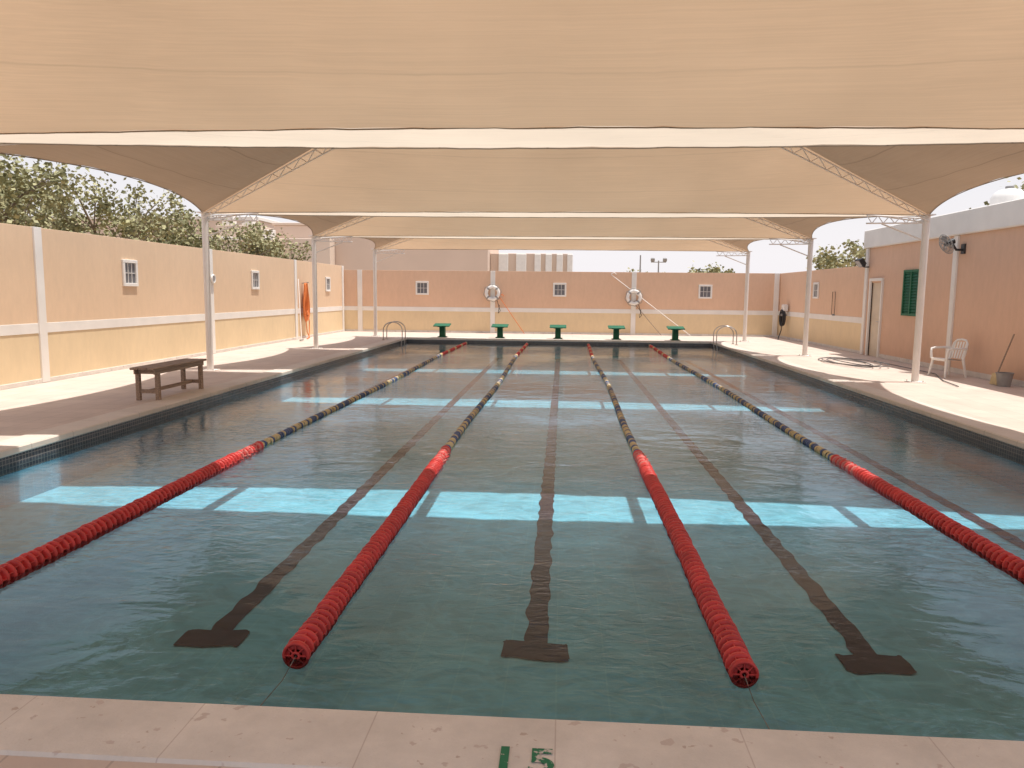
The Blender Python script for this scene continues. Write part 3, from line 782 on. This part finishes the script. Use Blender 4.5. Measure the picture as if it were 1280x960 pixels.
def lpole(loc, h, heads):
    e = empty("light_pole", loc, "slim pole with floodlights beyond the end wall" if heads else "slim bare pole beyond the end wall", "light pole", "light poles beyond the wall")
    b = MB(); b.cyl((0, 0, 0), (0, 0, h), .07, M["grey"], r1=.04, seg=8); obj("mast", b, e)
    if heads:
        b = MB(); b.cyl((-.5, 0, h-.1), (.5, 0, h-.1), .03, M["grey"]); obj("crossarm", b, e)
        for x in (-.4, .4):
            b = MB(); b.box((x, -.1, h+.05), (.26, .16, .22), M["grey"], rot=Matrix.Rotation(.4, 3, 'X'), bev=.02); obj("lamp_head", b, e)
lpole((6.3, 52, 0), 3.95, True); lpole((4.9, 50, 0), 4.2, False)
e = empty("roof_tank", (11.35, 20.8, 3.62), "white domed water tank on the building roof", "tank")
b = MB(); prof = [(.28, .42), (.62, .42), (.74, .36), (.82, .25), (.86, .1), (.87, .001)]
vs = []; fs = []
for (z, rr) in prof:
    for k in range(20): vs.append((rr*math.cos(k*math.pi/10), rr*math.sin(k*math.pi/10), z))
for i in range(5):
    for k in range(20): fs.append((i*20+k, i*20+(k+1) % 20, (i+1)*20+(k+1) % 20, (i+1)*20+k))
b.add(vs, fs, M["whitep"], True); obj("shell", b, e)
b = MB(); b.cyl((0, 0, .86), (0, 0, .92), .1, M["grey"], seg=12); obj("lid", b, e)
b = MB(); b.box((0, 0, .14), (.8, .8, .28), M["coping"], bev=.01); obj("plinth", b, e)

# ---------------------------------------------------------------- light
SUN_EL, SUN_AZ = math.radians(77), math.radians(85)
sd = Vector((math.sin(SUN_AZ)*math.cos(SUN_EL), math.cos(SUN_AZ)*math.cos(SUN_EL), math.sin(SUN_EL)))
ld = bpy.data.lights.new("sun", "SUN"); ld.energy = 4.8; ld.angle = math.radians(.9); ld.color = (1, .965, .91)
lo = bpy.data.objects.new("sun", ld); lo.rotation_euler = sd.to_track_quat('Z', 'Y').to_euler(); lo.location = (0, 0, 30); col.objects.link(lo)
w = bpy.data.worlds.new("World"); scn.world = w; w.use_nodes = True
N = w.node_tree.nodes; L = w.node_tree.links; bg = N["Background"]
sky = N.new("ShaderNodeTexSky"); sky.sky_type = 'NISHITA'; sky.sun_disc = False; sky.sun_elevation = SUN_EL; sky.sun_rotation = SUN_AZ
sky.dust_density = 3; sky.air_density = 1.0; sky.ozone_density = 1.5
tc = N.new("ShaderNodeTexCoord"); sp = N.new("ShaderNodeSeparateXYZ"); L.new(tc.outputs["Generated"], sp.inputs[0])
mr = N.new("ShaderNodeMapRange"); mr.inputs["From Min"].default_value = 0.05; mr.inputs["From Max"].default_value = .6
mr.inputs["To Min"].default_value = .95; mr.inputs["To Max"].default_value = .2
L.new(sp.outputs["Z"], mr.inputs["Value"])
mx = N.new("ShaderNodeMix"); mx.data_type = "RGBA"; L.new(mr.outputs[0], mx.inputs["Factor"]); L.new(sky.outputs[0], mx.inputs["A"])
mx.inputs["B"].default_value = (6.5, 6.25, 6.4, 1)
L.new(mx.outputs["Result"], bg.inputs["Color"]); bg.inputs["Strength"].default_value = 0.15

# ---------------------------------------------------------------- camera
cd = bpy.data.cameras.new("camera"); cd.sensor_width = 36; cd.lens = 955/1280*36; cd.clip_end = 3000; cd.clip_start = .05
co = bpy.data.objects.new("camera", cd); col.objects.link(co)
th, ph, ro = math.radians(3.74), math.radians(6.78), .010
fw = Vector((-math.sin(th)*math.cos(ph), math.cos(th)*math.cos(ph), -math.sin(ph)))
rt = Vector((math.cos(th), math.sin(th), 0)); up = rt.cross(fw)
r2 = rt*math.cos(ro)+up*math.sin(ro); u2 = up*math.cos(ro)-rt*math.sin(ro)
mt = Matrix((r2, u2, -fw)).transposed().to_4x4(); mt.translation = Vector((0, 0, 1.70)); co.matrix_world = mt
scn.camera = co
scn.view_settings.view_transform = 'Standard'; scn.view_settings.look = 'None'; scn.view_settings.exposure = 0
